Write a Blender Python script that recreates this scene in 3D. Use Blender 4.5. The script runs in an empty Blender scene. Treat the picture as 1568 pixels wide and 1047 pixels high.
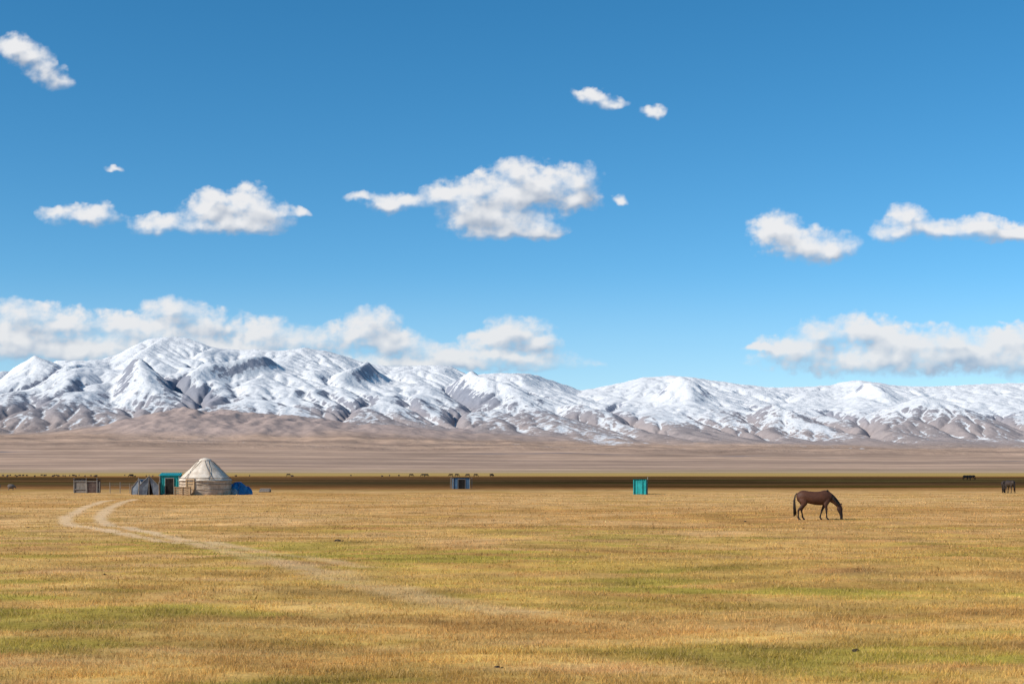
import bpy, math, random
import numpy as np
from mathutils import Vector
random.seed(3); rng=np.random.default_rng(7)
S=bpy.context.scene
S.view_settings.view_transform='Standard'; S.view_settings.look='None'; S.view_settings.exposure=0
CAMH=2.3; FP=2178.0; HV=722.0; CU=784.0
SUN_EL=math.radians(34); TOSUN=Vector((-0.89,-0.46,0)).normalized()
# ------------------------------------------------------------ noise
PERM=np.tile(np.random.default_rng(11).permutation(512),3).astype(np.int64)
GA=np.random.default_rng(5).uniform(0,2*np.pi,512); GX=np.cos(GA); GY=np.sin(GA)
def perlin(x,y):
    xi=np.floor(x).astype(np.int64); yi=np.floor(y).astype(np.int64)
    xf=x-xi; yf=y-yi; xi&=511; yi&=511
    u=xf*xf*xf*(xf*(xf*6-15)+10); v=yf*yf*yf*(yf*(yf*6-15)+10)
    def g(i,j,dx,dy):
        h=PERM[PERM[i]+j]; return GX[h]*dx+GY[h]*dy
    x1=(xi+1)&511; y1=(yi+1)&511
    a=g(xi,yi,xf,yf); b=g(x1,yi,xf-1,yf); c=g(xi,y1,xf,yf-1); d=g(x1,y1,xf-1,yf-1)
    return ((a+(b-a)*u)*(1-v)+(c+(d-c)*u)*v)*1.4
def fbm(x,y,o=4,gain=.5,lac=2.03,seed=0):
    s=0;a=1;t=0
    for i in range(o):
        s=s+a*perlin(x+17.3*i+seed*31.7,y-9.1*i+seed*13.3); t+=a; a*=gain; x=x*lac; y=y*lac
    return s/t
def billow(x,y,o=5,gain=.5,seed=0):
    s=0;a=1;t=0
    for i in range(o):
        s=s+a*np.abs(perlin(x+17.3*i+seed*31.7,y-9.1*i+seed*13.3)); t+=a; a*=gain; x=x*2.1; y=y*2.1
    return s/t
def sstep(a,b,x):
    t=np.clip((x-a)/(b-a),0,1); return t*t*(3-2*t)
# ------------------------------------------------------------ mesh helpers
def link(o): S.collection.objects.link(o); return o
def np_mesh(name,V,F,smooth=True,mat=None):
    me=bpy.data.meshes.new(name); n=len(V); k=F.shape[1]; m=len(F)
    me.vertices.add(n); me.vertices.foreach_set('co',np.ascontiguousarray(V,dtype=np.float32).ravel())
    me.loops.add(m*k); me.loops.foreach_set('vertex_index',np.ascontiguousarray(F,dtype=np.int32).ravel())
    me.polygons.add(m); me.polygons.foreach_set('loop_start',np.arange(0,m*k,k,dtype=np.int32))
    me.polygons.foreach_set('use_smooth',np.full(m,smooth))
    me.update(); me.validate()
    if mat: me.materials.append(mat)
    return me
def grid_faces(nr,nc,wrap=False):
    idx=np.arange(nr*nc).reshape(nr,nc)
    if wrap: idx=np.concatenate([idx,idx[:,:1]],1)
    return np.stack([idx[:-1,:-1],idx[:-1,1:],idx[1:,1:],idx[1:,:-1]],-1).reshape(-1,4)
def add_col(me,name,C):
    a=me.color_attributes.new(name,'FLOAT_COLOR','POINT')
    if C.shape[1]==3: C=np.concatenate([C,np.ones((len(C),1))],1)
    a.data.foreach_set('color',np.ascontiguousarray(C,dtype=np.float32).ravel())
def add_f(me,name,A):
    a=me.attributes.new(name,'FLOAT','POINT'); a.data.foreach_set('value',np.ascontiguousarray(A,dtype=np.float32).ravel())
# ------------------------------------------------------------ materials
def newmat(name):
    m=bpy.data.materials.new(name); m.use_nodes=True; nt=m.node_tree
    b=nt.nodes['Principled BSDF']; b.inputs['Specular IOR Level'].default_value=.15; b.inputs['Roughness'].default_value=.85
    return m,nt,b
def simple(name,c1,c2,scale=4,rough=.8,spec=.2,bump=.0,detail=5,stretch=(1,1,1),metal=0):
    m,nt,b=newmat(name); N=nt.nodes; L=nt.links
    tc=N.new('ShaderNodeTexCoord'); mp=N.new('ShaderNodeMapping'); mp.inputs['Scale'].default_value=stretch
    nz=N.new('ShaderNodeTexNoise'); nz.inputs['Scale'].default_value=scale; nz.inputs['Detail'].default_value=detail; nz.inputs['Roughness'].default_value=.65
    r=N.new('ShaderNodeValToRGB'); r.color_ramp.elements[0].position=.32; r.color_ramp.elements[1].position=.68
    r.color_ramp.elements[0].color=(*c1,1); r.color_ramp.elements[1].color=(*c2,1)
    L.new(tc.outputs['Object'],mp.inputs[0]); L.new(mp.outputs[0],nz.inputs[0]); L.new(nz.outputs[0],r.inputs[0]); L.new(r.outputs[0],b.inputs['Base Color'])
    b.inputs['Roughness'].default_value=rough; b.inputs['Specular IOR Level'].default_value=spec; b.inputs['Metallic'].default_value=metal
    if bump:
        bp=N.new('ShaderNodeBump'); bp.inputs['Strength'].default_value=bump; bp.inputs['Distance'].default_value=.05
        L.new(nz.outputs[0],bp.inputs['Height']); L.new(bp.outputs[0],b.inputs['Normal'])
    return m
# ------------------------------------------------------------ camera
cam=bpy.data.cameras.new('camera'); co=link(bpy.data.objects.new('camera',cam)); S.camera=co
cam.lens=50; cam.sensor_width=36; cam.shift_y=(HV-523.5)/1568
co.location=(0,0,CAMH); co.rotation_euler=(math.radians(90),0,0); cam.clip_start=.1; cam.clip_end=80000
# ------------------------------------------------------------ world + sun
w=bpy.data.worlds.new('World'); S.world=w; w.use_nodes=True; nt=w.node_tree; N=nt.nodes; L=nt.links
sky=N.new('ShaderNodeTexSky'); sky.sky_type='NISHITA'; sky.sun_disc=False; sky.sun_elevation=SUN_EL
sky.sun_rotation=math.atan2(TOSUN.x,TOSUN.y)%(2*math.pi); sky.altitude=3000; sky.air_density=1.0; sky.dust_density=1.4; sky.ozone_density=2.5
hs=N.new('ShaderNodeHueSaturation'); hs.inputs['Saturation'].default_value=1.31; hs.inputs['Hue'].default_value=.488
L.new(sky.outputs[0],hs.inputs['Color']); L.new(hs.outputs[0],N['Background'].inputs[0]); N['Background'].inputs[1].default_value=.14
sl=bpy.data.lights.new('sun','SUN'); sl.energy=5.0; sl.angle=math.radians(.5); sl.color=(1,.95,.86)
so=link(bpy.data.objects.new('sun',sl)); tos=Vector((TOSUN.x*math.cos(SUN_EL),TOSUN.y*math.cos(SUN_EL),math.sin(SUN_EL)))
so.rotation_euler=tos.to_track_quat('Z','Y').to_euler(); so.location=tos*100
# ------------------------------------------------------------ mountains
SK=[(-900,600),(-500,585),(-200,590),(-60,585),(0,571),(22,560),(52,546),(72,551),(150,553),(185,540),(215,521),(250,517),(288,517),(320,527),(350,538),(380,535),(430,538),(472,532),(520,542),(560,555),(600,562),(650,560),(690,560),(725,572),(760,572),(810,571),(850,582),(890,597),(930,590),(980,578),(1040,575),(1100,583),(1150,590),(1200,594),(1260,590),(1320,581),(1370,590),(1430,592),(1500,588),(1568,586),(1800,575),(2200,590)]
SKu=np.array([p[0] for p in SK],float); SKv=np.array([p[1] for p in SK],float)
RYu=[-900,0,250,450,700,900,1200,1568,2200]; RYy=[12500,12300,11500,11900,12200,13000,12800,13000,12500]
X0,X1,Y0,Y1=-7000,7000,6000,14600; DX=24.
nx=int((X1-X0)/DX)+1; ny=int((Y1-Y0)/DX)+1
def Base(x,y):
    t=np.clip((y-2450)/(8300-2450),0,1.25)
    side=sstep(-3000,2800,x)
    B=(235-85*side)*t**1.45
    und=fbm(x/900,y/500,4,seed=3)*18*sstep(2500,6000,y)-billow((x+y*.25)/420,y/1500,3,seed=4)*26*sstep(4800,8000,y)
    return B+und-1.0*(y<2460)
def Env(x,y):
    u=CU+x/12300*FP
    yr=np.interp(u,RYu,RYy)+fbm(x/1500,x*0+.5,3,seed=8)*350
    zr=(HV-np.interp(u,SKu,SKv))/FP*yr
    yb=7900+fbm(x/1600,x*0+3.3,3,seed=9)*900+ sstep(-500,2500,x)*300
    t=(yr-y)/(yr-yb)
    prof=np.where(t>=0,np.clip(1-t,0,1)**1.2,np.clip(1+t*1.6,0,1))
    b=Base(x,y); T=(zr-b)*prof
    def bump(u0,y0,v0,sx,sy,ang=0):
        xc=(u0-CU)/FP*y0; h=(HV-v0)/FP*y0-np.interp(y0,[6000,8300,20000],[120,200,250]); dx=x-xc; dy=y-y0
        c,s=math.cos(ang),math.sin(ang); a=(dx*c+dy*s)/sx; bb=(-dx*s+dy*c)/sy
        return h*np.clip(1-np.sqrt(a*a+bb*bb),0,1)**1.1
    for q in [(52,10800,543,900,1500,.3),(740,10800,572,700,2100,.35),(560,10900,562,700,1900,-.3),(1175,9800,616,700,1300,.3),(1425,9900,600,900,1400,-.2),(1030,11200,576,900,1900,.1),(400,10500,556,600,1900,-.5),(880,9700,622,500,1200,.4),(1320,11600,582,500,1900,.2),(640,9600,618,500,1100,.2),(215,10000,560,600,1700,.35)]:
        T=np.maximum(T,bump(*q))
    return T,b
xs=np.linspace(X0,X1,nx); ys=np.linspace(Y0,Y1,ny); X,Y=np.meshgrid(xs,ys)
wx=fbm(X/1200,Y/1200,3,seed=21)*200; wy=fbm(X/1200,Y/1200,3,seed=22)*200
T,b=Env(X+wx,Y+wy)
def erode(z,U,n,k,dx,diff=.04,seed=0):
    H,W=z.shape; n0=H*W; ids=np.arange(n0).reshape(H,W); r=np.random.default_rng(seed)
    nbr=[(0,1,1),(0,-1,1),(1,0,1),(-1,0,1),(1,1,1.414),(1,-1,1.414),(-1,1,1.414),(-1,-1,1.414)]
    for it in range(n):
        z=z+U
        best=np.zeros((H,W)); rec=np.full((H,W),n0); dist=np.ones((H,W))
        for dy,dx_,dd in nbr:
            ay=slice(max(0,-dy),H-max(0,dy)); ax=slice(max(0,-dx_),W-max(0,dx_))
            by=slice(max(0,dy),H+min(0,dy)); bx=slice(max(0,dx_),W+min(0,dx_))
            s=(z[ay,ax]-z[by,bx])/dd*(1+.35*r.random(z[ay,ax].shape))
            m=s>best[ay,ax]
            best[ay,ax]=np.where(m,s,best[ay,ax]); rec[ay,ax]=np.where(m,ids[by,bx],rec[ay,ax]); dist[ay,ax]=np.where(m,dd,dist[ay,ax])
        ptr0=np.append(rec.ravel(),n0); acc=np.ones(n0+1); acc[n0]=0; ptr=ptr0.copy()
        for _ in range(10):
            acc=acc+np.bincount(ptr[:n0],weights=acc[:n0],minlength=n0+1); acc[n0]=0; ptr=ptr[ptr]
        F=k*np.sqrt(acc[:n0])/dist.ravel(); F[rec.ravel()==n0]=0
        a=np.append(z.ravel()/(1+F),0); bb=np.append(F/(1+F),0); ptr=ptr0.copy()
        for _ in range(10):
            a=a+bb*a[ptr]; bb=bb*bb[ptr]; ptr=ptr[ptr]
        z=a[:n0].reshape(H,W)
        zp=np.pad(z,1,mode='edge'); z=z+diff*(zp[:-2,1:-1]+zp[2:,1:-1]+zp[1:-1,:-2]+zp[1:-1,2:]-4*z)
    return z
nzm=fbm(X/520,Y/520,4,seed=2)
z=b+T*.6+nzm*45*sstep(0,250,T)+rng.normal(0,1,X.shape)*1.5
z=erode(z,T*.8/34,34,.034,DX,.03,1)
def up2(a):
    H,W=a.shape; o=np.zeros((2*H-1,2*W-1)); o[::2,::2]=a; o[1::2,::2]=(a[1:]+a[:-1])/2; o[:,1::2]=(o[:,:-1:2]+o[:,2::2])/2; return o
z=up2(z); xs=np.linspace(X0,X1,2*nx-1); ys=np.linspace(Y0,Y1,2*ny-1); X,Y=np.meshgrid(xs,ys)
T=up2(T); b=Base(X,Y)
mt=sstep(20,250,z-b)
z=z+fbm(X/90,Y/90,4,.55,seed=5)*13*mt-(billow(X/240,Y/240,4,.5,seed=6)-.25)*26*mt
z=erode(z,T*.003,7,.028,12,.022,2)
h=np.maximum(z-b,0)
for _ in range(3):
    zz=b+h; u=CU+X/Y*FP; ang=(zz-CAMH)/Y*FP
    bins=np.clip(((u+900)/14).astype(int),0,220)
    mx=np.full(221,-1e9); np.maximum.at(mx,bins.ravel(),ang.ravel())
    uc=(np.arange(221)+.5)*14-900; tgt=HV-np.interp(uc,SKu,SKv)
    f=np.clip(tgt/np.maximum(mx,20),.4,2.5); f=np.convolve(np.pad(f,2,mode='edge'),[.1,.2,.4,.2,.1],'valid')
    h=h*np.interp(u,uc,f)
z=b+h
def hill(x,y,u0,y0,v0,sl,sr,sy,base=0):
    xc=(u0-CU)/FP*y0; dx=x-xc; a=np.where(dx<0,dx/sl,dx/sr); c=(y-y0)/sy
    return np.exp(-(a*a+c*c)*1.0)
hh=(hill(X,Y,290,8200,0,420,1150,900)*155+hill(X,Y,760,8600,0,700,900,800)*30+hill(X,Y,1400,8700,0,900,900,800)*25)
hh=hh*(1+.3*fbm(X/300,Y/300,4,seed=31)-.5*billow(X/260,Y/500,3,seed=33))+fbm(X/160,Y/260,4,seed=32)*10
kk=14.; zh=b+hh
z=np.logaddexp(z/kk,zh/kk)*kk
foot=sstep(0,45,zh-(b+h))
gy,gx=np.gradient(z,12.); slope=np.sqrt(gx*gx+gy*gy)
def blur(a,n):
    for _ in range(n):
        p=np.pad(a,1,mode='edge'); a=(p[:-2,1:-1]+p[2:,1:-1]+p[1:-1,:-2]+p[1:-1,2:]+4*a)/8
    return a
zb=blur(z,40); curv=zb-z; curv2=blur(z,5)-z
side=sstep(-3500,3500,X)
nz1=fbm(X/700,Y/700,5,.55,seed=41); nz2=fbm(X/60,Y/60,4,.6,seed=42); nz3=fbm((X+Y*.3)/45,Y/220,3,seed=43)
line=420-70*side+150*nz1
gxb=blur(gx,10)
sn=.5+np.clip((z-line)/380,-1,.9) + np.clip(curv*.014,-.35,.35)+np.clip(curv2*.08,-.35,.35) -np.clip(slope-.42,0,1)*1.4 +nz2*.30+nz3*.25+nz1*1.2 - 1.0*np.clip(-gxb-.1,0,.7)*sstep(-.1,.25,nz1+.1)
sn=sn+.18+.15*sstep(500,800,z)-.7*foot*sstep(520,380,z)
snow=sn
rock=np.array([.22,.205,.22]); brown=np.array([.33,.24,.19])
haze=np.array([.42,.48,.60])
lowm=1-sstep(260,520,z+80*nz1)
c=rock[None,None]*(1-lowm[...,None])+brown*lowm[...,None]
fo=foot[...,None]*(1-sstep(330,480,z))[...,None]; c=c*(1-fo)+np.array([.39,.262,.195])*fo
c=c*(1+.28*nz2[...,None]*1.0+.3*nz1[...,None])
hz=(sstep(7000,13500,Y)*.36+.18)[...,None]; c=c*(1-hz)+haze*hz*.85  # aerial haze painted into the base colour, stronger farther off
yp=np.linspace(2400,Y0,150)[:-1]; XP,YP=np.meshgrid(xs,yp); ZP=Base(XP,YP)
n3=fbm(XP/1500,YP/260,5,seed=51); n4=fbm(XP/300,YP/60,4,seed=52)
pink=np.array([.50,.335,.24]); dull=np.array([.32,.222,.168])
t=np.clip(.5+2.0*n3,0,1)[...,None]; cp=pink*t+dull*(1-t); cp=cp*(1+.4*n4[...,None])
green=sstep(3300,2500,YP+500*n3)[...,None]*.55; cp=cp*(1-green)+np.array([.36,.27,.13])*green
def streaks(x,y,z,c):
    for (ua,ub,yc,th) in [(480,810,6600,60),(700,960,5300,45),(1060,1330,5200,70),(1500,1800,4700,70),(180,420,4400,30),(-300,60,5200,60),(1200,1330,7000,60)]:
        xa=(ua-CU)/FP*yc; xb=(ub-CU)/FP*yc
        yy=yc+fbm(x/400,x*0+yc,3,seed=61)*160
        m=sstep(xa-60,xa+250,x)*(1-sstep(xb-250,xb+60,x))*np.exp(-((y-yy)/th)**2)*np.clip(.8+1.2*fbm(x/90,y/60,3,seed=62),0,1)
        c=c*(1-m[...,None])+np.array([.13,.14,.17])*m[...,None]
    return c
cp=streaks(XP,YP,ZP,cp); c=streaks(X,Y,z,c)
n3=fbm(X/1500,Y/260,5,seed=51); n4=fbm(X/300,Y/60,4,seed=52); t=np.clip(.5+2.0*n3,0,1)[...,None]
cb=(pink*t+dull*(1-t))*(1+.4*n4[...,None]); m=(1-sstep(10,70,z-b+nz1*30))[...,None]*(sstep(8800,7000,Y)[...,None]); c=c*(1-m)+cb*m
snp=np.full(ZP.shape,-1.)
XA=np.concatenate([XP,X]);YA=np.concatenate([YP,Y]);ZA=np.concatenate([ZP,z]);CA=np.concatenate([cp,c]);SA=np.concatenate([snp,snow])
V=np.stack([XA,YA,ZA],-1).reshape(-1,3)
mm,nt,bs=newmat('mountain_ground'); N=nt.nodes; L=nt.links
at=N.new('ShaderNodeAttribute'); at.attribute_name='Col'; sa=N.new('ShaderNodeAttribute'); sa.attribute_name='snow'
tc=N.new('ShaderNodeTexCoord'); n1=N.new('ShaderNodeTexNoise'); n1.inputs['Scale'].default_value=.03; n1.inputs['Detail'].default_value=7; n1.inputs['Roughness'].default_value=.7
L.new(tc.outputs['Object'],n1.inputs[0])
ad=N.new('ShaderNodeMath'); ad.operation='MULTIPLY_ADD'; ad.inputs[1].default_value=1.6; L.new(n1.outputs[0],ad.inputs[0])
sb=N.new('ShaderNodeMath'); sb.operation='ADD'; sb.inputs[1].default_value=-.78; L.new(sa.outputs['Fac'],sb.inputs[0]); L.new(sb.outputs[0],ad.inputs[2])
mr=N.new('ShaderNodeMapRange'); mr.interpolation_type='SMOOTHSTEP'; mr.inputs[1].default_value=.38; mr.inputs[2].default_value=.68; L.new(ad.outputs[0],mr.inputs[0])
mul=N.new('ShaderNodeMapRange'); mul.inputs[3].default_value=.72; mul.inputs[4].default_value=1.28; L.new(n1.outputs[0],mul.inputs[0])
vm=N.new('ShaderNodeVectorMath'); vm.operation='SCALE'; L.new(at.outputs['Color'],vm.inputs[0]); L.new(mul.outputs[0],vm.inputs['Scale'])
mx=N.new('ShaderNodeMix'); mx.data_type='RGBA'; L.new(mr.outputs[0],mx.inputs[0]); L.new(vm.outputs[0],mx.inputs[6]); mx.inputs[7].default_value=(.68,.68,.69,1)
L.new(mx.outputs[2],bs.inputs['Base Color']); bs.inputs['Roughness'].default_value=1; bs.inputs['Specular IOR Level'].default_value=0
nb_=N.new('ShaderNodeTexNoise'); nb_.inputs['Scale'].default_value=.014; nb_.inputs['Detail'].default_value=9; nb_.inputs['Roughness'].default_value=.64
L.new(tc.outputs['Object'],nb_.inputs[0]); bq=N.new('ShaderNodeBump'); bq.inputs['Distance'].default_value=16
ml=N.new('ShaderNodeMapRange'); ml.inputs[1].default_value=-.9; ml.inputs[2].default_value=.2; ml.inputs[3].default_value=0.15; ml.inputs[4].default_value=1; L.new(sa.outputs['Fac'],ml.inputs[0]); L.new(ml.outputs[0],bq.inputs['Strength'])
L.new(nb_.outputs[0],bq.inputs['Height']); L.new(bq.outputs[0],bs.inputs['Normal'])
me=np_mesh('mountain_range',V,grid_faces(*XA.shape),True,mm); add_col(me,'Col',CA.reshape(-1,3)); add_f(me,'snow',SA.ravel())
link(bpy.data.objects.new('mountain_range',me))
# ------------------------------------------------------------ steppe ground
def gp(u,v): y=CAMH*FP/(v-HV); return ((u-CU)/FP*y,y)
TR=[([gp(*p) for p in [(172,765),(150,770),(118,783),(102,793),(104,801),(140,809),(200,818),(280,830),(350,842),(430,862),(500,876)]],.23,1.0),
    ([gp(*p) for p in [(207,764),(190,768),(168,779),(155,789),(158,799),(190,808),(260,820),(330,832),(420,846),(560,868)]],.23,1.0),
    ([gp(*p) for p in [(500,876),(560,893),(640,912),(720,925),(800,934)]],.45,.9),
    ([gp(*p) for p in [(360,846),(420,860),(470,866)]],.35,.9)]
def seg_d(x,y,P):
    d=np.full(x.shape,1e9)
    for (ax,ay),(bx,by) in zip(P[:-1],P[1:]):
        vx,vy=bx-ax,by-ay; t=np.clip(((x-ax)*vx+(y-ay)*vy)/(vx*vx+vy*vy),0,1)
        d=np.minimum(d,np.hypot(x-ax-t*vx,y-ay-t*vy))
    return d
def smooth_path(P,n=8):
    out=[];P=[P[0]]+P+[P[-1]]
    for i in range(1,len(P)-2):
        p0,p1,p2,p3=[np.array(q) for q in P[i-1:i+3]]
        for k in range(n):
            t=k/n; out.append(tuple(.5*((2*p1)+(-p0+p2)*t+(2*p0-5*p1+4*p2-p3)*t*t+(-p0+3*p1-3*p2+p3)*t**3)))
    out.append(tuple(P[-1])); return out
TR=[(smooth_path(P,5),w_,s_) for P,w_,s_ in TR]
def track(x,y):
    m=np.zeros(x.shape); sel=(y>15)&(y<125)&(np.abs(x)<50)
    xx=x[sel]; yy=y[sel]; r=np.zeros(xx.shape); nn=fbm(xx/.9,yy/.9,3,seed=71); n5=fbm(xx/3,yy/3,3,seed=72)
    for P,w_,s_ in TR:
        d=seg_d(xx+nn*.18,yy+nn*.3,P); r=np.maximum(r,s_*(1-sstep(w_*.5,w_*2.2,d)))
    fade=.45+.55*sstep(38,56,yy)
    m[sel]=r*fade*np.clip(.85+1.2*n5*(1.2-fade),0,1); return m
def gz(x,y):
    d=np.hypot(x,y); a=np.exp(-np.clip(d-60,0,None)/90)
    return (fbm(x/2.2,y/2.2,3,seed=81)*.06+fbm(x/14,y/9,2,seed=82)*.16)*a
def gcol(x,y):
    d=np.maximum(y,1)
    n1=fbm(x/14,y/7,4,seed=91); n2=fbm(x/2.6,y/1.6,4,seed=92); n3=fbm(x/60,y/26,3,seed=93); n4=fbm(x/4.5,y/1.6,3,seed=94)
    straw=np.array([.67,.40,.17]); brown=np.array([.51,.265,.09]); green=np.array([.29,.265,.04]); far_shade=np.array([.30,.125,.04]); yel=np.array([.56,.375,.085])
    near=1-sstep(26,72,d)
    t=np.clip(.55+1.8*n1+1.0*n3,0,1)[...,None]; c=straw*t+brown*(1-t)
    yl=np.clip(near*.6+1.1*n4,0,.85)[...,None]; c=c*(1-yl)+yel*yl
    br=np.clip(2.6*(n1*.6+n4*.6)-.08,0,.8)[...,None]; c=c*(1-br)+np.array([.52,.27,.09])*br
    g=np.clip(near*.22+1.0*n3+2.0*n4-1.0*n1-.06+1.3*fbm(x/6,y/3.,3,seed=97)-.5*br[...,0]+.22*(1-sstep(13,26,d)),0,.56)[...,None]; g=g*np.clip(near+.12,0,1)[...,None]; c=c*(1-g)+green*g
    f=sstep(152,215,d)[...,None]; c=c*(1-f)+(far_shade*(1+1.5*fbm(x/120,y/30,4,seed=96))[...,None]+np.array([.02,.05,.0])*sstep(.0,.3,fbm(x/300,y/60,3,seed=98))[...,None])*f  # far ground darkened from the cloud shadow's edge on; shade put into base colour
    gy_=(sstep(600,900,d)*(1-sstep(2200,2700,d)))[...,None]; c=c*(1-gy_)+np.array([.44,.29,.10])*gy_
    c=c*(1+.6*n2*np.exp(-d/400)+.35*fbm(x/9,y/3.5,3,seed=99)*np.exp(-d/150))[...,None]
    tr=track(x,y)[...,None]; c=c*(1-tr)+np.array([.76,.51,.29])*tr
    return np.clip(c,.01,.9)
aD=np.radians(np.linspace(-28,28,900)); aS=np.radians(np.linspace(28,332,130)[1:-1]); A=np.concatenate([aD,aS])
Rr=np.concatenate([[.5,2,4],np.geomspace(6,300,480),np.geomspace(306,26000,110)])
AA,RR=np.meshgrid(A,Rr); GXp=RR*np.sin(AA); GYp=RR*np.cos(AA); GZ=gz(GXp,GYp)
GZ=GZ-np.where(RR>2900,(RR-2900)*.004,0)
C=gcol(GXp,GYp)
me_g,nt,bs=newmat('dry_grass_ground'); N=nt.nodes; L=nt.links
at=N.new('ShaderNodeAttribute'); at.attribute_name='Col'
tc=N.new('ShaderNodeTexCoord')
n1=N.new('ShaderNodeTexNoise'); n1.inputs['Scale'].default_value=9; n1.inputs['Detail'].default_value=6; n1.inputs['Roughness'].default_value=.75; L.new(tc.outputs['Object'],n1.inputs[0])
n2=N.new('ShaderNodeTexNoise'); n2.inputs['Scale'].default_value=.7; n2.inputs['Detail'].default_value=8; n2.inputs['Roughness'].default_value=.7; L.new(tc.outputs['Object'],n2.inputs[0])
am=N.new('ShaderNodeMath'); am.operation='ADD'; L.new(n1.outputs[0],am.inputs[0]); L.new(n2.outputs[0],am.inputs[1])
mr=N.new('ShaderNodeMapRange'); mr.inputs[1].default_value=.6; mr.inputs[2].default_value=1.4; mr.inputs[3].default_value=.5; mr.inputs[4].default_value=1.45; L.new(am.outputs[0],mr.inputs[0])
vm=N.new('ShaderNodeVectorMath'); vm.operation='SCALE'; L.new(at.outputs['Color'],vm.inputs[0]); L.new(mr.outputs[0],vm.inputs['Scale']); L.new(vm.outputs[0],bs.inputs['Base Color'])
bp=N.new('ShaderNodeBump'); bp.inputs['Strength'].default_value=.5; bp.inputs['Distance'].default_value=.06; L.new(n1.outputs[0],bp.inputs['Height']); L.new(bp.outputs[0],bs.inputs['Normal'])
bs.inputs['Roughness'].default_value=1; bs.inputs['Specular IOR Level'].default_value=0
V=np.stack([GXp,GYp,GZ],-1).reshape(-1,3); F=grid_faces(*AA.shape,wrap=True)
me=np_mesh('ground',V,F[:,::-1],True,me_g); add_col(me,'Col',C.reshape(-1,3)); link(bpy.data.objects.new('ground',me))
# ------------------------------------------------------------ grass blades
NB=620000
v=rng.uniform(1/150.,1/10.5,NB); y=1/v; x=rng.uniform(-.46,.46,NB)*y
cl=fbm(x/.7,y/.45,3,seed=101); keep=rng.random(NB)<np.clip(.6+1.6*cl,0.08,1); 
tk=track(x,y); keep&=rng.random(NB)>tk*.85
x=x[keep];y=y[keep];cl=cl[keep]; n=len(x); z0=gz(x,y)
hgt=(.03+.045*rng.random(n)**2+.05*np.clip(cl,0,1))*(1+.5*sstep(20,120,y)); wd=np.clip(.0003*y,.005,.05)*rng.uniform(.6,1.3,n)
an=rng.uniform(0,2*np.pi,n); la=rng.uniform(0,2*np.pi,n); ll=hgt*rng.uniform(.1,1.2,n)
P0=np.stack([x-np.cos(an)*wd,y-np.sin(an)*wd,z0-.01],-1); P1=np.stack([x+np.cos(an)*wd,y+np.sin(an)*wd,z0-.01],-1); P2=np.stack([x+np.cos(la)*ll,y+np.sin(la)*ll,z0+hgt],-1)
V=np.stack([P0,P1,P2],1).reshape(-1,3); F=np.arange(3*n).reshape(-1,3)
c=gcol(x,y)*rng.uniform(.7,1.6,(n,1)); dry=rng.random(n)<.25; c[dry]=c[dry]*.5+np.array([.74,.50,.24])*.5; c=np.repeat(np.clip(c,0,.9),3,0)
gm=bpy.data.materials.new('grass_blades'); gm.use_nodes=True; nt=gm.node_tree; N=nt.nodes; L=nt.links; N.clear()
o=N.new('ShaderNodeOutputMaterial'); at=N.new('ShaderNodeAttribute'); at.attribute_name='Col'; d=N.new('ShaderNodeBsdfDiffuse'); tr=N.new('ShaderNodeBsdfTranslucent'); ms=N.new('ShaderNodeMixShader'); ms.inputs[0].default_value=.4
L.new(at.outputs['Color'],d.inputs[0]); L.new(at.outputs['Color'],tr.inputs[0]); L.new(d.outputs[0],ms.inputs[1]); L.new(tr.outputs[0],ms.inputs[2]); L.new(ms.outputs[0],o.inputs[0])
me=np_mesh('grass',V,F,False,gm); add_col(me,'Col',c); link(bpy.data.objects.new('grass',me))
# ------------------------------------------------------------ self-lit clouds on the sky backdrop, sunlit and grey sides painted in
EL=[(15,75,24,16),(30,70,24,16),(50,90,28,18),(70,112,28,18),(90,126,20,14),(898,143,20,11),(915,152,22,10),(940,161,22,7),(1000,170,18,12),(175,260,16,5),
(130,332,46,15),(85,328,26,9),(150,322,24,12),(225,348,28,14),(255,340,30,14),(320,328,40,26),(375,312,36,28),(405,335,40,24),(350,348,62,12),(322,302,22,12),(455,327,14,7),
(555,303,22,7),(610,312,46,15),(680,302,38,18),(735,290,44,24),(790,266,28,22),(825,285,50,32),(885,280,30,24),(880,308,38,18),(790,305,60,24),(770,338,76,28),(820,354,40,16),(725,325,40,24),(775,358,60,11),(950,305,10,8),
(1185,352,36,24),(1230,378,64,24),(1272,388,30,16),(1385,336,34,18),(1370,358,32,12),(1440,352,64,15),(1500,350,46,18),(1555,360,44,15),(1650,350,60,20),
(35,482,44,22),(95,500,50,26),(20,520,60,34),(185,498,48,20),(262,476,40,20),(315,500,46,26),(230,512,70,24),(400,512,50,24),(460,518,36,18),(572,496,36,24),(545,515,46,24),(600,528,50,22),(680,540,60,14),(790,508,46,22),(755,525,46,18),(825,530,34,14),(775,548,90,12),(130,540,190,24),(350,535,180,18),(640,558,220,14),
(1325,508,48,24),(1255,512,40,20),(1215,535,56,18),(1165,535,30,6),(1380,530,66,28),(1450,524,50,22),(1545,520,46,22),(1500,545,90,28),(1350,555,160,26),(1600,555,120,30),(-120,500,120,40),(1720,530,100,40)]
az=np.radians(np.linspace(-27,27,1560)); el=np.radians(np.linspace(0,19.6,600)); AZ,ELV=np.meshgrid(az,el)
U=CU+FP*np.tan(AZ); W=HV-FP*np.tan(ELV)/np.cos(AZ)
Uw=U+fbm(U/50,W/40,4,seed=111)*16+fbm(U/14,W/11,3,seed=116)*5; Ww=W+fbm(U/50,W/40,4,seed=112)*11+fbm(U/14,W/11,3,seed=117)*4
Fd=np.zeros(U.shape); Hn=np.zeros(U.shape); Wt=np.zeros(U.shape)+1e-9
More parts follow.
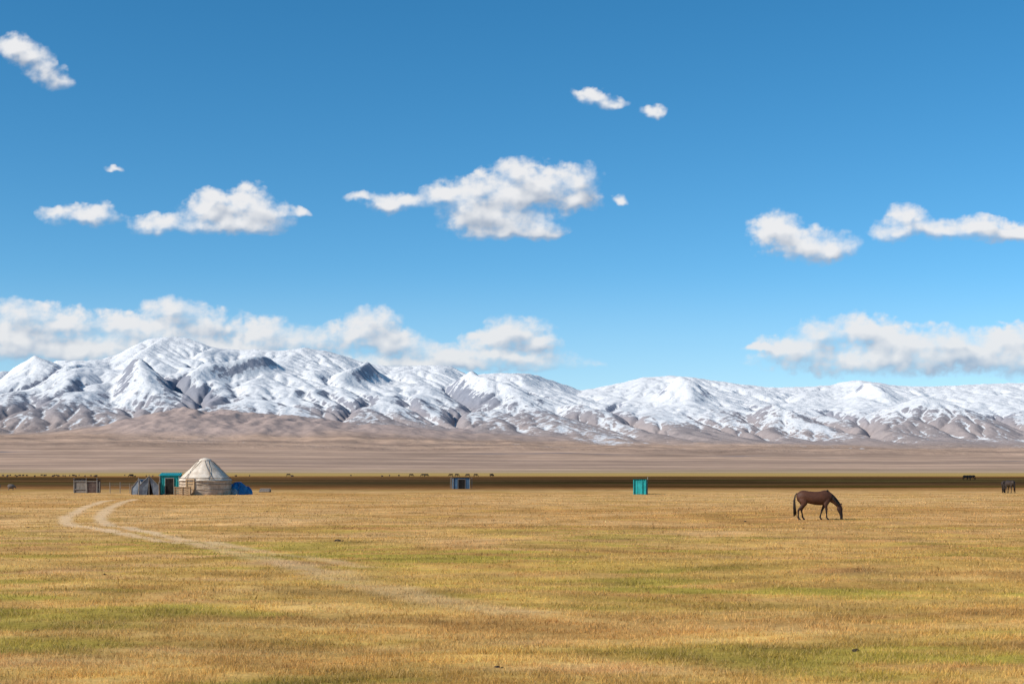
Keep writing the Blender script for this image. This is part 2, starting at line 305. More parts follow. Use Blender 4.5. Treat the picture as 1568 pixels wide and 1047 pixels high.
for (u0,v0,ru,rv) in EL:
    dv=(Ww-v0)/rv; dvv=np.where(dv>0,dv*1.3,dv)
    f=np.clip(1-np.sqrt(((Uw-u0)/ru)**2+dvv**2)/1.8,0,1)**3; Fd=Fd+f
    Hn+=f*np.clip(-dv,-1.2,1.2); Wt+=f
Fd=Fd**(1/3.); Hn=Hn/Wt
bl=billow(U/36,W/28,5,.55,seed=113); fb=fbm(U/30,W/22,6,.62,seed=114); fl=fbm(U/90,W/40,4,seed=115)
D=1.12*Fd+.42*(bl-.22)+.40*fb+.18*fl; D=D*sstep(.03,.30,Fd)
soft=(.36+.38*np.clip(.5+1.6*fl,0,1))*(1-.35*np.clip(Hn,0,1))
alpha=sstep(.25,.27+soft*1.4,D)
Db=blur(D,5); Dc=blur(D,22)
def sh(a,du,dv): return np.roll(np.roll(a,-dv,0),-du,1)
l=.59+.85*(Db-sh(Db,-5,6))+1.05*(Dc-sh(Dc,-12,18))+.42*Hn-.34*sstep(.75,1.5,Dc)+.35*(bl-.25)
l=np.clip(l,0,1)[...,None]
lowb=sstep(430,560,W)[...,None]
shade=np.array([.38,.45,.56])*(1-lowb)+np.array([.38,.47,.60])*lowb
lit=np.array([.86,.86,.87])*(1-lowb)+np.array([.84,.83,.83])*lowb
col=shade*(1-l)+lit*l; alpha=alpha*(.97-.08*lowb[...,0])
alpha2=np.maximum(alpha,0); hb=.38*sstep(400,600,W)
aT=alpha2+(1-alpha2)*hb*.6; hc=np.array([.52,.66,.79])  # pale horizon haze painted over the lower backdrop
col=(col*alpha2[...,None]+hc*((1-alpha2)*hb*.6)[...,None])/np.maximum(aT,1e-4)[...,None]
RD=26000; V=np.stack([RD*np.sin(AZ)*np.cos(ELV),RD*np.cos(AZ)*np.cos(ELV),CAMH+RD*np.sin(ELV)],-1).reshape(-1,3)
cm=bpy.data.materials.new('cloud_painted_light'); cm.use_nodes=True; nt=cm.node_tree; N=nt.nodes; L=nt.links; N.clear()
o=N.new('ShaderNodeOutputMaterial'); at=N.new('ShaderNodeAttribute'); at.attribute_name='Col'; e=N.new('ShaderNodeEmission'); tr=N.new('ShaderNodeBsdfTransparent'); ms=N.new('ShaderNodeMixShader')
L.new(at.outputs['Color'],e.inputs[0]); L.new(at.outputs['Alpha'],ms.inputs[0]); L.new(tr.outputs[0],ms.inputs[1]); L.new(e.outputs[0],ms.inputs[2]); L.new(ms.outputs[0],o.inputs[0])
me=np_mesh('sky_clouds',V,grid_faces(*AZ.shape),True,cm); add_col(me,'Col',np.concatenate([col,aT[...,None]],-1).reshape(-1,4)); link(bpy.data.objects.new('sky_clouds',me))
# overhead cumulus whose shadow lies on the plain behind the camp
alt=2600.; off=alt/math.tan(SUN_EL); ox,oy=TOSUN.x*off,TOSUN.y*off
gx_=np.linspace(-1100,1100,190); gy_=np.linspace(60,1100,150); XX,YY=np.meshgrid(gx_,gy_)
edge=sstep(148,245,YY+fbm(XX/90,YY/60,4,seed=120)*66)*(1-sstep(430,780,YY+fbm(XX/200,YY/120,3,seed=121)*260))
nb=.75+.25*np.clip(fbm(XX/150,YY/90,4,seed=122),-1,1)
hole=sstep(.16,.30,fbm(XX/260,YY/60,4,seed=123)+.10*sstep(250,600,YY))
th=edge*nb*70*(1-.8*hole)-3; den=np.clip(edge*(1-.8*hole)*(.8+.6*fbm(XX/200,YY/40,4,seed=125)),0,1)
keep=(th>0)
top=np.where(keep,th*1.6,0)+alt; bot=np.where(keep,-th*.3,0)+alt
nR,nC=XX.shape; Vt=np.stack([XX+ox,YY+oy,top],-1).reshape(-1,3); Vb=np.stack([XX+ox,YY+oy,bot-.5],-1).reshape(-1,3)
F=grid_faces(nR,nC); kf=keep.ravel()[F].any(1); F=F[kf]; cv=np.concatenate([Vt,Vb]); cf=np.concatenate([F,F[:,::-1]+nR*nC])
cmat=simple('cloud_white',(.8,.8,.82),(.9,.9,.9),.01,1,0)
nt=cmat.node_tree; N=nt.nodes; L=nt.links; tr=N.new('ShaderNodeBsdfTransparent'); ms=N.new('ShaderNodeMixShader')
L.new(tr.outputs[0],ms.inputs[1]); L.new(N['Principled BSDF'].outputs[0],ms.inputs[2]); L.new(ms.outputs[0],N['Material Output'].inputs[0])
cme=np_mesh('cloud',cv,cf,True,cmat); add_f(cme,'den',np.concatenate([den.ravel(),den.ravel()])); link(bpy.data.objects.new('cloud',cme))
da=N.new('ShaderNodeAttribute'); da.attribute_name='den'; dm=N.new('ShaderNodeMath'); dm.operation='MULTIPLY'; dm.inputs[1].default_value=.65; L.new(da.outputs['Fac'],dm.inputs[0]); L.new(dm.outputs[0],ms.inputs[0])
# ------------------------------------------------------------ object helpers
class MB:
    def __init__(s): s.v=[];s.f=[]
    def add(s,v,f): o=len(s.v); s.v+= [tuple(p) for p in v]; s.f+=[tuple(i+o for i in q) for q in f]
    def box(s,c,d,rz=0,ry=0,jit=0):
        hx,hy,hz_=d[0]/2,d[1]/2,d[2]/2; pts=[]
        for sx in(-1,1):
            for sy in(-1,1):
                for sz in(-1,1):
                    p=Vector((sx*hx,sy*hy,sz*hz_))+Vector([random.uniform(-jit,jit) for _ in range(3)])
                    if ry: p=Vector((p.x*math.cos(ry)+p.z*math.sin(ry),p.y,-p.x*math.sin(ry)+p.z*math.cos(ry)))
                    p=Vector((p.x*math.cos(rz)-p.y*math.sin(rz),p.x*math.sin(rz)+p.y*math.cos(rz),p.z)); pts.append(p+Vector(c))
        s.add(pts,[(0,1,3,2),(4,6,7,5),(0,4,5,1),(2,3,7,6),(0,2,6,4),(1,5,7,3)])
    def tube(s,pts,r,n=8):
        rs=r if isinstance(r,(list,tuple)) else [r]*len(pts); pts=[Vector(p) for p in pts]; ring=[]
        for i,p in enumerate(pts):
            t=(pts[min(i+1,len(pts)-1)]-pts[max(i-1,0)]).normalized(); a=t.cross(Vector((0.1,.2,1)) if abs(t.z)<.9 else Vector((1,0,0))).normalized(); b_=t.cross(a)
            ring.append([p+(a*math.cos(2*math.pi*k/n)+b_*math.sin(2*math.pi*k/n))*rs[i] for k in range(n)])
        v=[q for r_ in ring for q in r_]; f=[(i*n+k,i*n+(k+1)%n,(i+1)*n+(k+1)%n,(i+1)*n+k) for i in range(len(pts)-1) for k in range(n)]
        f.append(tuple(range(n-1,-1,-1))); f.append(tuple((len(pts)-1)*n+k for k in range(n))); s.add(v,f)
    def obj(s,name,mat,parent=None,smooth=False,bevel=0):
        me=bpy.data.meshes.new(name); me.from_pydata(s.v,[],s.f); me.materials.append(mat)
        if smooth: me.polygons.foreach_set('use_smooth',[True]*len(me.polygons))
        me.update(); o=link(bpy.data.objects.new(name,me)); o.parent=parent
        if bevel: m=o.modifiers.new('b','BEVEL'); m.width=bevel; m.segments=2
        return o
def empty(name,x,y,rz=0,dz=0):
    e=link(bpy.data.objects.new(name,None)); e.location=(x,y,float(gz(np.array([float(x)]),np.array([float(y)]))[0])+dz); e.rotation_euler=(0,0,rz); e.empty_display_size=.2; return e
felt=simple('felt',(.48,.38,.29),(.77,.67,.56),1.6,.95,.05,.5,8)
felt2=simple('felt_wall',(.34,.25,.18),(.62,.50,.39),2.2,.95,.05,.5,8,(1,1,.5))
wood=simple('weathered_wood',(.16,.13,.11),(.38,.33,.28),3,.9,.1,.3,8,(6,6,1))
woodt=simple('pine_boards',(.32,.2,.11),(.55,.38,.22),3,.9,.1,.3,8,(4,4,1))
dark=simple('dark_interior',(.015,.013,.012),(.04,.035,.03),3,.95,.05)
teal=simple('turquoise_paint',(.01,.20,.20),(.02,.36,.36),2.2,.6,.3,.1,8)
tealr=simple('turquoise_tarp',(.02,.33,.33),(.05,.50,.48),1.5,.6,.3,.3,8)
blueg=simple('blue_grey_tin',(.05,.11,.18),(.12,.22,.33),2.0,.6,.4,.1,8)
bluet=simple('blue_tarp',(.01,.11,.30),(.05,.28,.52),2.2,.55,.3,.5,6)
canvas=simple('grey_canvas',(.10,.12,.15),(.30,.33,.37),1.5,.9,.1,.5,7)
canvasl=simple('pale_canvas',(.35,.36,.37),(.55,.55,.54),1.5,.9,.1,.4,7)
rust=simple('rusty_tin',(.10,.06,.05),(.22,.15,.12),2,.8,.2,.1,8)
rope=simple('rope',(.12,.09,.07),(.28,.22,.17),10,.95,.05)
stone=simple('dung_stone',(.03,.022,.016),(.08,.06,.045),12,.95,.05,.5)
# ---- yurt
Yt=empty('yurt',-30.5,139.2+2.2); Yt.scale=(1.04,1.04,1.04)
prof=[(2.36,0),(2.42,.35),(2.43,.9),(2.40,1.42),(2.46,1.46),(2.36,1.60),(2.05,1.90),(1.64,2.30),(1.24,2.70),(.92,3.02),(.70,3.2),(.5,3.30)]
n=96
def yr_noise(a,z_): return float(fbm(np.array([a*2.2]),np.array([z_*1.6]),3,seed=130)[0])
def ring_mesh(prof,n,amp,pan=8):
    vv=[];ff=[]
    P=[]
    for i in range(len(prof)-1):
        for k in range(3): t=k/3; P.append((prof[i][0]*(1-t)+prof[i+1][0]*t,prof[i][1]*(1-t)+prof[i+1][1]*t))
    P.append(prof[-1])
    for r,z_ in P:
        for k in range(n):
            a=2*math.pi*k/n; q=r*(1+amp*yr_noise(a,z_))-.03*math.exp(-((a*pan/(2*math.pi))%1-.5)**2*200)*(r>.5); vv.append((q*math.cos(a),q*math.sin(a),z_+.02*yr_noise(a+9,z_)))
    for i in range(len(P)-1):
        for k in range(n): ff.append((i*n+k,i*n+(k+1)%n,(i+1)*n+(k+1)%n,(i+1)*n+k))
    return vv,ff
m=MB(); m.add(*ring_mesh(prof[:4],n,.03,7)); m.obj('felt_wall',felt2,Yt,True)
m=MB(); m.add(*ring_mesh([(2.52,1.33)]+prof[4:],n,.035,9)); m.obj('felt_roof',felt,Yt,True)
m=MB(); v_,f_=ring_mesh([(.62,3.24),(.6,3.34),(.4,3.46),(.2,3.52),(.02,3.55)],24,.05,4); m.add(v_,f_); m.obj('crown_cover',felt,Yt,True)
m=MB()
for z_,r in [(.55,2.46),(1.05,2.47),(1.38,2.56),(1.62,2.42)]:
    m.tube([(r*math.cos(2*math.pi*k/48),r*math.sin(2*math.pi*k/48),z_+.02*math.sin(k)) for k in range(49)],.022,5)
for k in range(12):
    a=2*math.pi*(k+.3)/12; da_=.35*(1 if k%2 else -1)
    m.tube([(r*math.cos(a+da_*t)*1.015,r*math.sin(a+da_*t)*1.015,z_+.03) for r,z_,t in [(.62,3.27,0),(1.26,2.72,.4),(1.66,2.32,.6),(2.08,1.92,.8),(2.45,1.5,1)]],.02,5)
m.obj('ropes',rope,Yt)
m=MB()
ad=math.radians(-112); R0=2.44
for sx in(-.42,.42): 
    m.box((R0*math.cos(ad)-math.sin(ad)*sx,R0*math.sin(ad)+math.cos(ad)*sx,.75),(.14,.1,1.5),rz=ad)
m.box((R0*math.cos(ad),R0*math.sin(ad),1.5),(.16,.98,.1),rz=ad)
for k in range(6):
    sx=-.33+.132*k; m.box((2.41*math.cos(ad)-math.sin(ad)*sx,2.41*math.sin(ad)+math.cos(ad)*sx,.72),(.05,.12,1.36),rz=ad)
m.obj('wooden_door',woodt,Yt)
# ---- plank crate in front of the yurt
Cr=empty('wooden_crate',-32.0,138.2,.1); m=MB()
for k in range(4): m.box((0,-.3,.12+.19*k),(1.5,.03,.15),jit=.01); m.box((0,.3,.12+.19*k),(1.5,.03,.15),jit=.01)
for sx in(-.72,0,.72):
    for sy in(-.34,.34): m.box((sx,sy,.42),(.07,.05,.84))
m.box((0,0,.80),(1.6,.75,.04)); m.obj('boards',woodt,Cr,bevel=.005)
# ---- turquoise shed
def corr(w_,h_,n,amp=.03):
    vv=[];ff=[]; k=n*6
    for i in range(k+1):
        x_=-w_/2+w_*i/k; d_=amp*math.sin(2*math.pi*i/6); vv+=[(x_,d_,0),(x_,d_,h_)]
    for i in range(k): ff.append((2*i,2*i+2,2*i+3,2*i+1))
    return vv,ff
def tr(vv,loc,rz=0,rx=0):
    o=[]
    for x_,y_,z_ in vv:
        y2=y_*math.cos(rx)-z_*math.sin(rx); z2=y_*math.sin(rx)+z_*math.cos(rx)
        o.append((x_*math.cos(rz)-y2*math.sin(rz)+loc[0],x_*math.sin(rz)+y2*math.cos(rz)+loc[1],z2+loc[2]))
    return o
def tin_shed(name,x,y,rz,w_,d_,h1,h2,matw,matr,door=True,doormat=None):
    E=empty(name,x,y,rz); m=MB()
    v_,f_=corr(w_,h1,int(w_/.16)); m.add(tr(v_,(0,-d_/2,0)),f_)
    v_,f_=corr(w_,h2,int(w_/.16)); m.add(tr(v_,(0,d_/2,0)),f_)
    v_,f_=corr(d_,min(h1,h2),int(d_/.16)); m.add(tr(v_,(-w_/2,0,0),math.pi/2),f_); m.add(tr(v_,(w_/2,0,0),math.pi/2),f_)
    for sx in(-w_/2,w_/2):
        lo=min(h1,h2); m.add([(sx,-d_/2,lo),(sx,d_/2,lo),(sx,d_/2,h2),(sx,-d_/2,h1)],[(0,1,2,3)])
    m.obj('walls',matw,E)
    m=MB(); L_=math.hypot(d_+.3,h2-h1); v_,f_=corr(w_+.25,L_,int(w_/.16)); ang=math.atan2(h2-h1,d_)-math.pi/2
    m.add(tr(v_,(0,-d_/2-.15,h1+.03),0,ang),f_); m.obj('roof',matr,E)
    m=MB()
    for sx in(-w_/2,w_/2):
        for sy,hh_ in((-d_/2,h1),(d_/2,h2)): m.box((sx,sy-.05*(1 if sy<0 else -1),hh_/2),(.08,.08,hh_))
    if door:
        m.box((.0,-d_/2-.06,h1*.88),(w_*.46,.04,.07)); m.box((-w_*.22,-d_/2-.06,h1*.44),(.06,.04,h1*.88)); m.box((w_*.22,-d_/2-.06,h1*.44),(.06,.04,h1*.88))
    m.obj('frame',matw if name=='outhouse' else wood,E)
    if door:
        m=MB(); m.box((0,-d_/2-.045,h1*.43),(w_*.40,.03,h1*.82)); m.obj('door',doormat or matw,E)
    return E
tin_shed('turquoise_shed',-34.6,144.2,.12,1.9,2.2,1.9,2.15,teal,tealr,True,dark)
tin_shed('outhouse',12.95,143.3,-.25,1.2,1.1,1.52,1.40,teal,tealr,True,teal)
e_=bpy.data.objects['outhouse']; m=MB(); m.tube([(.66,.2,0),(.7,.2,1.75)],.035,6); m.obj('pole',wood,e_)
tin_shed('blue_shed',-6.9,193,.1,2.2,1.8,1.5,1.38,blueg,blueg,True,dark)
m=MB()
for dx_ in(-1.5,-1.35,1.4): m.tube([(dx_,-.6,0),(dx_+.03,-.6,1.55)],.04,6)
m.obj('poles',wood,bpy.data.objects['blue_shed'])
def tent(name,x,y,rz,w_,d_,h_,mat,wall=.7,openf=True):
    E=empty(name,x,y,rz); m=MB(); n2_=10; V_=[]
    pr=[(-w_/2,0),(-w_/2*.96,wall),(0,h_),(w_/2*.96,wall),(w_/2,0)]
    P=[]
    for i in range(4):
        for k in range(6): t=k/6; P.append((pr[i][0]*(1-t)+pr[i+1][0]*t,pr[i][1]*(1-t)+pr[i+1][1]*t-.06*math.sin(math.pi*t)*(i in(1,2))))
    P.append(pr[-1])
    for j in range(n2_+1):
        yy=-d_/2+d_*j/n2_
        for a,b_ in P: V_.append((a+.03*math.sin(j*2.1+a*3),yy,max(0,b_-.05*math.sin(math.pi*j/n2_)+.02*math.sin(j*3+a*5))))
    k=len(P); m.add(V_,[(j*k+i,j*k+i+1,(j+1)*k+i+1,(j+1)*k+i) for j in range(n2_) for i in range(k-1)])
    m.add([(a,d_/2,b_) for a,b_ in pr],[(0,1,2,3,4)]); m.obj('canvas',mat,E,True)
    m=MB(); f=-d_/2+.02
    m.add([(-w_/2,f,0),(-w_/2*.96,f,wall),(0,f,h_-.05),(-w_*.10,f,0)],[(0,1,2,3)]); m.add([(w_/2,f,0),(w_/2*.96,f,wall),(0,f,h_-.05),(w_*.22,f,0)],[(3,2,1,0)]); m.obj('front_flaps',mat,E)
    m=MB(); m.add([(-w_*.4,f+.4,0),(w_*.4,f+.4,0),(0,f+.4,h_*.9)],[(0,1,2)]); m.obj('interior_shade',dark,E)  # flat dark sheet painted as the shade inside the tent
    m=MB(); m.tube([(0,-d_/2-.03,0),(0,-d_/2-.03,h_+.12)],.035,6); m.tube([(-w_/2-.05,-d_/2-.03,0),(-w_/2-.0,-d_/2-.03,wall+.25)],.03,6); m.tube([(w_/2,-d_/2-.03,0),(w_/2,-d_/2-.03,wall+.35)],.03,6)
    m.tube([(-w_/2,-d_/2-.03,wall),(0,-d_/2-.03,h_),(w_/2,-d_/2-.03,wall)],.03,6)
    m.obj('poles',wood,E); return E
tent('canvas_tent',-36.6,143.4,.25,1.9,2.4,1.9,canvas,.95)
tent('canvas_tent',-37.7,145.2,-.15,1.5,2.0,1.6,canvas,.7)
# ---- weathered plank hut
H=empty('plank_hut',-46.3,155,.06); m=MB()
for k in range(11): m.box((-1.15+.125*k,-.8,.72+random.uniform(-.03,.03)),(.105,.03,1.44),jit=.008)
for k in range(12): m.box((-1.22,-.75+.135*k,.70),(.03,.12,1.4),jit=.008)
for sx in(-1.2,.1,1.25): m.box((sx,-.86,.8),(.09,.09,1.6))
m.box((0,-.87,1.25),(2.5,.05,.08)); m.box((-.55,-.87,.4),(1.3,.05,.08)); m.obj('planks',wood,H)
m=MB(); v_,f_=corr(1.1,1.3,8); m.add(tr(v_,(.68,-.78,0)),f_); v_,f_=corr(1.6,1.3,10); m.add(tr(v_,(1.24,0,0),math.pi/2),f_); v_,f_=corr(2.5,1.35,14); m.add(tr(v_,(0,.8,0)),f_); m.obj('tin_walls',rust,H)
m=MB(); v_,f_=corr(2.7,1.95,15); m.add(tr(v_,(0,-.98,1.52),0,-math.pi/2-.05),f_); m.obj('roof',rust,H)
# ---- wire fence
Fe=empty('wire_fence',-40.6,150,0); m=MB(); px=[]
for k in range(7):
    xx=-4.2+k*1.15; hh_=1.1+random.uniform(-.2,.2); px.append((xx,.5*math.sin(k),hh_)); m.tube([(xx,.5*math.sin(k),-.1),(xx+random.uniform(-.08,.08),.5*math.sin(k),hh_)],.035,6)
m.obj('posts',wood,Fe); m=MB()
for z_ in(.45,.8,1.0): m.tube([(a,b_,z_) for a,b_,c_ in px],.010,4)
m.obj('wires',wood,Fe)
# ---- tarp-covered heap
def lump(name,rx,ry,rz_,mat,parent,loc=(0,0,0),seed=1,amp=.22,flat=.0,nu=56,nv=20,po=.8):
    vv=[];ff=[]
    for j in range(nv+1):
        ph=math.pi/2*j/nv
        for k in range(nu):
            a=2*math.pi*k/nu
            nn=float(fbm(np.array([math.cos(a)*1.6+seed*5]),np.array([math.sin(a)*1.6+ph*1.2]),4,seed=seed)[0]); r=1+amp*nn*2
            c_=max(math.cos(ph),0)**po; vv.append((loc[0]+rx*r*c_*math.cos(a),loc[1]+ry*r*c_*math.sin(a),loc[2]+rz_*r*math.sin(ph)))
    for j in range(nv):
        for k in range(nu): ff.append((j*nu+k,j*nu+(k+1)%nu,(j+1)*nu+(k+1)%nu,(j+1)*nu+k))
    m=MB(); m.add(vv,ff); return m.obj(name,mat,parent,True)
Tp=empty('tarp_covered_pile',-27.5,143.4); lump('blue_sheet',1.05,.8,1.15,bluet,Tp,(-.15,0,-.02),3,.22); lump('side_sheet',.5,.5,.75,bluet,Tp,(.8,.1,-.02),5,.25); lump('pale_sheet',.5,.45,.55,canvasl,Tp,(-.45,-.75,-.02),6,.2)
m=MB()
for s_ in(-.5,.1): m.tube([(s_,-.95,.02),(s_,-.72,.75),(s_,-.3,1.2),(s_,.3,1.2),(s_,.9,.1)],.02,5)
m.obj('ropes',rope,Tp)
Lp=empty('firewood_pile',-27.8,160); m=MB()
for r_ in range(3):
    for k in range(5-r_): m.tube([(-.55+random.uniform(-.1,.1),-.3+.16*k+.08*r_,.08+.14*r_),(.5+random.uniform(-.1,.2),-.3+.16*k+.08*r_,.08+.14*r_)],.075,7)
m.obj('logs',wood,Lp)
for i,(x_,y_,s_) in enumerate([(-5.71,46.8,.085),(-9.14,31.9,.05),(3.64,26.8,.04),(4.47,18.5,.045),(-.17,16.5,.035),(-6.87,20.5,.035),(-13.9,80.8,.07),(-19.8,58.2,.05),(10.8,65.9,.06),(-18.2,71.6,.05),(7.37,27.4,.03),(2.17,40.7,.035)]):
    E=empty('dung_pile' ,x_,y_,i*1.3); lump('heap',s_*1.5,s_,s_*.75,stone,E,(0,0,-.01),i+10,.3,nu=18,nv=6); lump('clod',s_*.5,s_*.5,s_*.45,stone,E,(s_*1.7,.03,-.01),i+30,.3,nu=12,nv=4)
# ------------------------------------------------------------ horse
def horse_meshes():
    def cat(P,n=5):
        P=np.array(P,float); P=np.vstack([2*P[0]-P[1],P,2*P[-1]-P[-2]]); o=[]
        for i in range(1,len(P)-2):
            for k in range(n):
                t=k/n; o.append(.5*((2*P[i])+(-P[i-1]+P[i+1])*t+(2*P[i-1]-5*P[i]+4*P[i+1]-P[i+2])*t*t+(-P[i-1]+3*P[i]-3*P[i+1]+P[i+2])*t**3))
        o.append(P[-2]); o=np.array(o); o[:,3:]=np.maximum(o[:,3:],.008); return o
    def loft(m,secs,n=16):
        Q=cat(secs); rings=[]
        for i,q in enumerate(Q):
            t=Vector(Q[min(i+1,len(Q)-1)][:3]-Q[max(i-1,0)][:3]).normalized(); sd=Vector((0,1,0)); sd=(sd-t*sd.dot(t)).normalized(); upv=t.cross(sd)
            rings.append([Vector(q[:3])+upv*(q[3]*math.cos(2*math.pi*k/n))+sd*(q[4]*math.sin(2*math.pi*k/n)) for k in range(n)])
        v=[p for r in rings for p in r]; f=[(i*n+k,i*n+(k+1)%n,(i+1)*n+(k+1)%n,(i+1)*n+k) for i in range(len(Q)-1) for k in range(n)]
        f.append(tuple(range(n-1,-1,-1))); f.append(tuple((len(Q)-1)*n+k for k in range(n))); m.add(v,f)
    m=MB()
    loft(m,[(-.93,0,1.10,.05,.05),(-.89,0,1.10,.17,.14),(-.78,0,1.09,.26,.22),(-.60,0,1.085,.30,.27),(-.35,0,1.06,.29,.275),(-.05,0,1.02,.315,.29),(.22,0,1.02,.33,.265),(.42,0,1.06,.335,.22),(.58,0,1.04,.27,.18),(.70,0,1.0,.17,.12),(.75,0,.98,.06,.05)],20)
    loft(m,[(.38,0,1.12,.22,.12),(.60,0,1.06,.22,.12),(.80,0,.93,.165,.09),(.95,0,.78,.13,.075),(1.05,0,.66,.115,.07),(1.09,0,.58,.10,.065)])
    loft(m,[(1.02,0,.70,.06,.05),(1.055,0,.62,.105,.075),(1.075,0,.52,.135,.08),(1.105,0,.40,.105,.068),(1.14,0,.27,.078,.056),(1.155,0,.15,.066,.052),(1.15,0,.07,.068,.054),(1.14,0,.035,.05,.044)])
    for sy in(-1,1): loft(m,[(1.08,sy*.05,.64,.035,.025),(1.135,sy*.07,.72,.035,.02),(1.17,sy*.085,.80,.01,.01)],8)
    def front(dx,dy,lean):
        loft(m,[(.50,dy*.75,1.08,.15,.06),(.47,dy*.85,.90,.15,.085),(.42,dy,.74,.105,.075),(.42+lean*.3,dy,.60,.068,.058),(.43+lean*.62,dy,.44,.052,.048),(.43+lean*.65,dy,.40,.05,.046),(.43+lean*.8,dy,.27,.034,.03),(.435+lean*.95,dy,.14,.042,.036),(.47+lean,dy,.075,.034,.032),(.49+lean,dy,.045,.052,.048),(.50+lean,dy,.0,.062,.056)],12)
    front(0,-.15,.02); front(0,.15,-.26)
    def hind(dy,k):
        loft(m,[(-.62,dy*.7,1.12,.20,.10),(-.62,dy*.9,.95,.22,.12),(-.60,dy,.80,.17,.11),(-.63+k*.3,dy,.66,.10,.075),(-.72+k*.6,dy,.53,.062,.05),(-.765+k*.7,dy,.46,.058,.045),(-.765+k*.8,dy,.40,.045,.04),(-.75+k*.9,dy,.27,.036,.033),(-.745+k,dy,.14,.045,.038),(-.71+k,dy,.075,.036,.034),(-.69+k,dy,.045,.054,.05),(-.68+k,dy,.0,.064,.058)],12)
    hind(-.15,-.12); hind(.15,.12)
    o=m.obj('tmp_body',dark); md=o.modifiers.new('r','REMESH'); md.mode='VOXEL'; md.voxel_size=.016; md.use_smooth_shade=True
    sm=o.modifiers.new('s','SMOOTH'); sm.factor=.5; sm.iterations=4
    bpy.context.view_layer.update(); dg=bpy.context.evaluated_depsgraph_get(); body=bpy.data.meshes.new_from_object(o.evaluated_get(dg)); bpy.data.objects.remove(o)
    body.name='horse_body'
    m=MB(); rr=random.Random(4)
    for k in range(46):
        a=rr.uniform(-.05,.05); b_=rr.uniform(-.05,.05); l_=rr.uniform(.15,.35)
        m.tube([(-.90,a*.5,1.25),(-.98,a,1.16),(-1.03+b_*.5,a*1.3,.9),(-1.02+b_,a*1.5,.6),(-1.0+b_*1.6,a*1.6,l_)],[.03,.028,.024,.018,.005],6)
    tail=m
    m2=MB()
    for k in range(60):
        t=rr.random(); p0=Vector((.46,0,1.40)).lerp(Vector((.78,0,1.10)),min(1,t*1.8)) if t<.55 else Vector((.78,0,1.10)).lerp(Vector((1.02,0,.80)),(t-.55)/.45)
        s_=rr.choice([-1,-1,-1,1]); dl=rr.uniform(.12,.24)
        m2.tube([p0+Vector((0,0,-.03)),p0+Vector((.03,s_*.05,.01)),p0+Vector((.0,s_*.115,-.07)),p0+Vector((-.04+rr.uniform(-.02,.02),s_*.15,-dl))],[.02,.02,.016,.004],5)
    for k in range(8): m2.tube([(1.03,rr.uniform(-.02,.02),.74),(1.14,rr.uniform(-.03,.03),.66),(1.19,rr.uniform(-.04,.04),.50)],[.02,.018,.004],5)
    m3=MB()
    for sy in(-1,1): m3.tube([(1.135,sy*.055,.50),(1.137,sy*.078,.50)],[.02,.012],8)
    return body,tail,m2,m3
body,tl,mn,ey=horse_meshes()
def horsemat(name,c1,c2,cd):
    m=simple(name,c1,c2,3,.62,.25,.15); nt=m.node_tree; N=nt.nodes; L=nt.links; r=[n_ for n_ in N if n_.type=='VALTORGB'][0]; tc=[n_ for n_ in N if n_.type=='TEX_COORD'][0]; b=N['Principled BSDF']
    sx=N.new('ShaderNodeSeparateXYZ'); L.new(tc.outputs['Object'],sx.inputs[0]); mr=N.new('ShaderNodeMapRange'); mr.inputs[1].default_value=.30; mr.inputs[2].default_value=.85
    L.new(sx.outputs[2],mr.inputs[0]); mx=N.new('ShaderNodeMix'); mx.data_type='RGBA'; mx.inputs[6].default_value=(*cd,1); L.new(mr.outputs[0],mx.inputs[0]); L.new(r.outputs[0],mx.inputs[7])
    L.new(mx.outputs[2],b.inputs['Base Color']); return m
bay=horsemat('bay_coat',(.05,.019,.011),(.10,.039,.021),(.014,.008,.006)); blk=horsemat('dark_coat',(.03,.02,.015),(.06,.04,.03),(.02,.014,.01))
hair=simple('horse_hair',(.012,.008,.006),(.035,.02,.013),20,.6,.3)
body.materials.clear(); body.materials.append(bay)
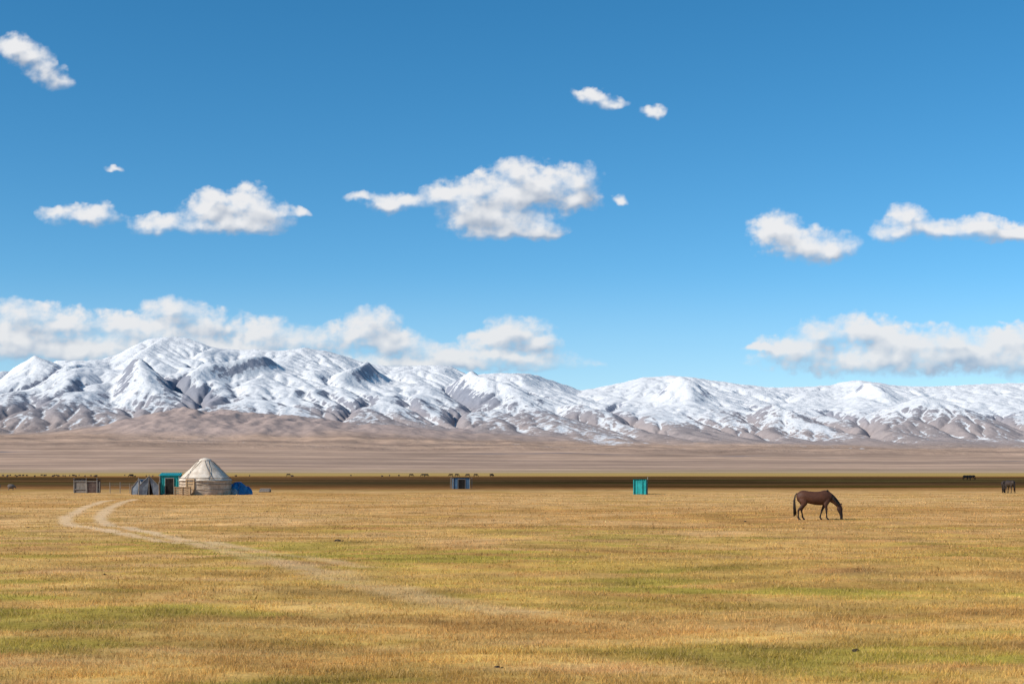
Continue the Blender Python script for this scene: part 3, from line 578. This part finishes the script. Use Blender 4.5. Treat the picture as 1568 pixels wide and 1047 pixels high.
body2=body.copy(); body2.materials.clear(); body2.materials.append(blk)
HM={}
def mk(mb,name):
    if name not in HM:
        o=mb.obj(name,hair,None,True); HM[name]=o.data; bpy.data.objects.remove(o)
    return HM[name]
def horse(x,y,rz,bm,s=1):
    E=empty('horse',x,y,rz,0); E.scale=(s,s,s)
    for nm,me in(('body',bm),('tail',mk(tl,'tail')),('mane',mk(mn,'mane')),('eyes',mk(ey,'eyes'))):
        o=link(bpy.data.objects.new(nm,me)); o.parent=E
    return E
horse(14.3,66.8,-.08,body)
horse(53.1,151.8,1.75,body2); horse(53.6,155,1.2,body2,.95)
for (x_,y_,r_) in [(-46,650,0),(-41,655,3.1),(-38.5,640,.3),(-28,650,3.3),(-25.5,660,.2),(-20,640,2.9),(-16.5,650,.1),(-10,700,0),(123,385,.2),(126,390,3.0),(-9,640,1),(-110,700,0),(-150,560,3)]:
    horse(x_,y_,r_,body2 if r_<3.2 else body)
def sheep(m,x,y,a,s=1):
    c,s_=math.cos(a),math.sin(a)
    def W(px_,py_,pz): return (x+(px_*c-py_*s_)*s,y+(px_*s_+py_*c)*s,pz*s)
    m.tube([W(-.5,0,.6),W(-.35,0,.62),W(0,0,.60),(W(.35,0,.62)),W(.48,0,.62)],[.1,.26,.29,.25,.12],8); m.tube([W(.42,0,.66),W(.62,0,.5),W(.74,0,.32)],[.12,.09,.05],6)
    for lx in(-.32,.30):
        for ly in(-.13,.13): m.tube([W(lx,ly,.5),W(lx,ly,0)],[.06,.03],5)
m=MB()
for k in range(70):
    y_=random.uniform(560,760); x_=random.uniform(-.39,-.29)*y_ if k<55 else random.uniform(-.29,-.075)*y_; sheep(m,x_,y_,random.uniform(0,6.3),random.uniform(.8,1.2))
fm=simple('dark_fleece',(.05,.035,.03),(.16,.12,.10),.05,.95,.05); m.obj('sheep_flock',fm,None,True)
m=MB(); sheep(m,-62,176,.3,.8); sheep(m,-64.4,178,2.8,.8); m.obj('sheep',simple('fleece',(.12,.09,.08),(.25,.2,.17),2,.95,.05),None,True)
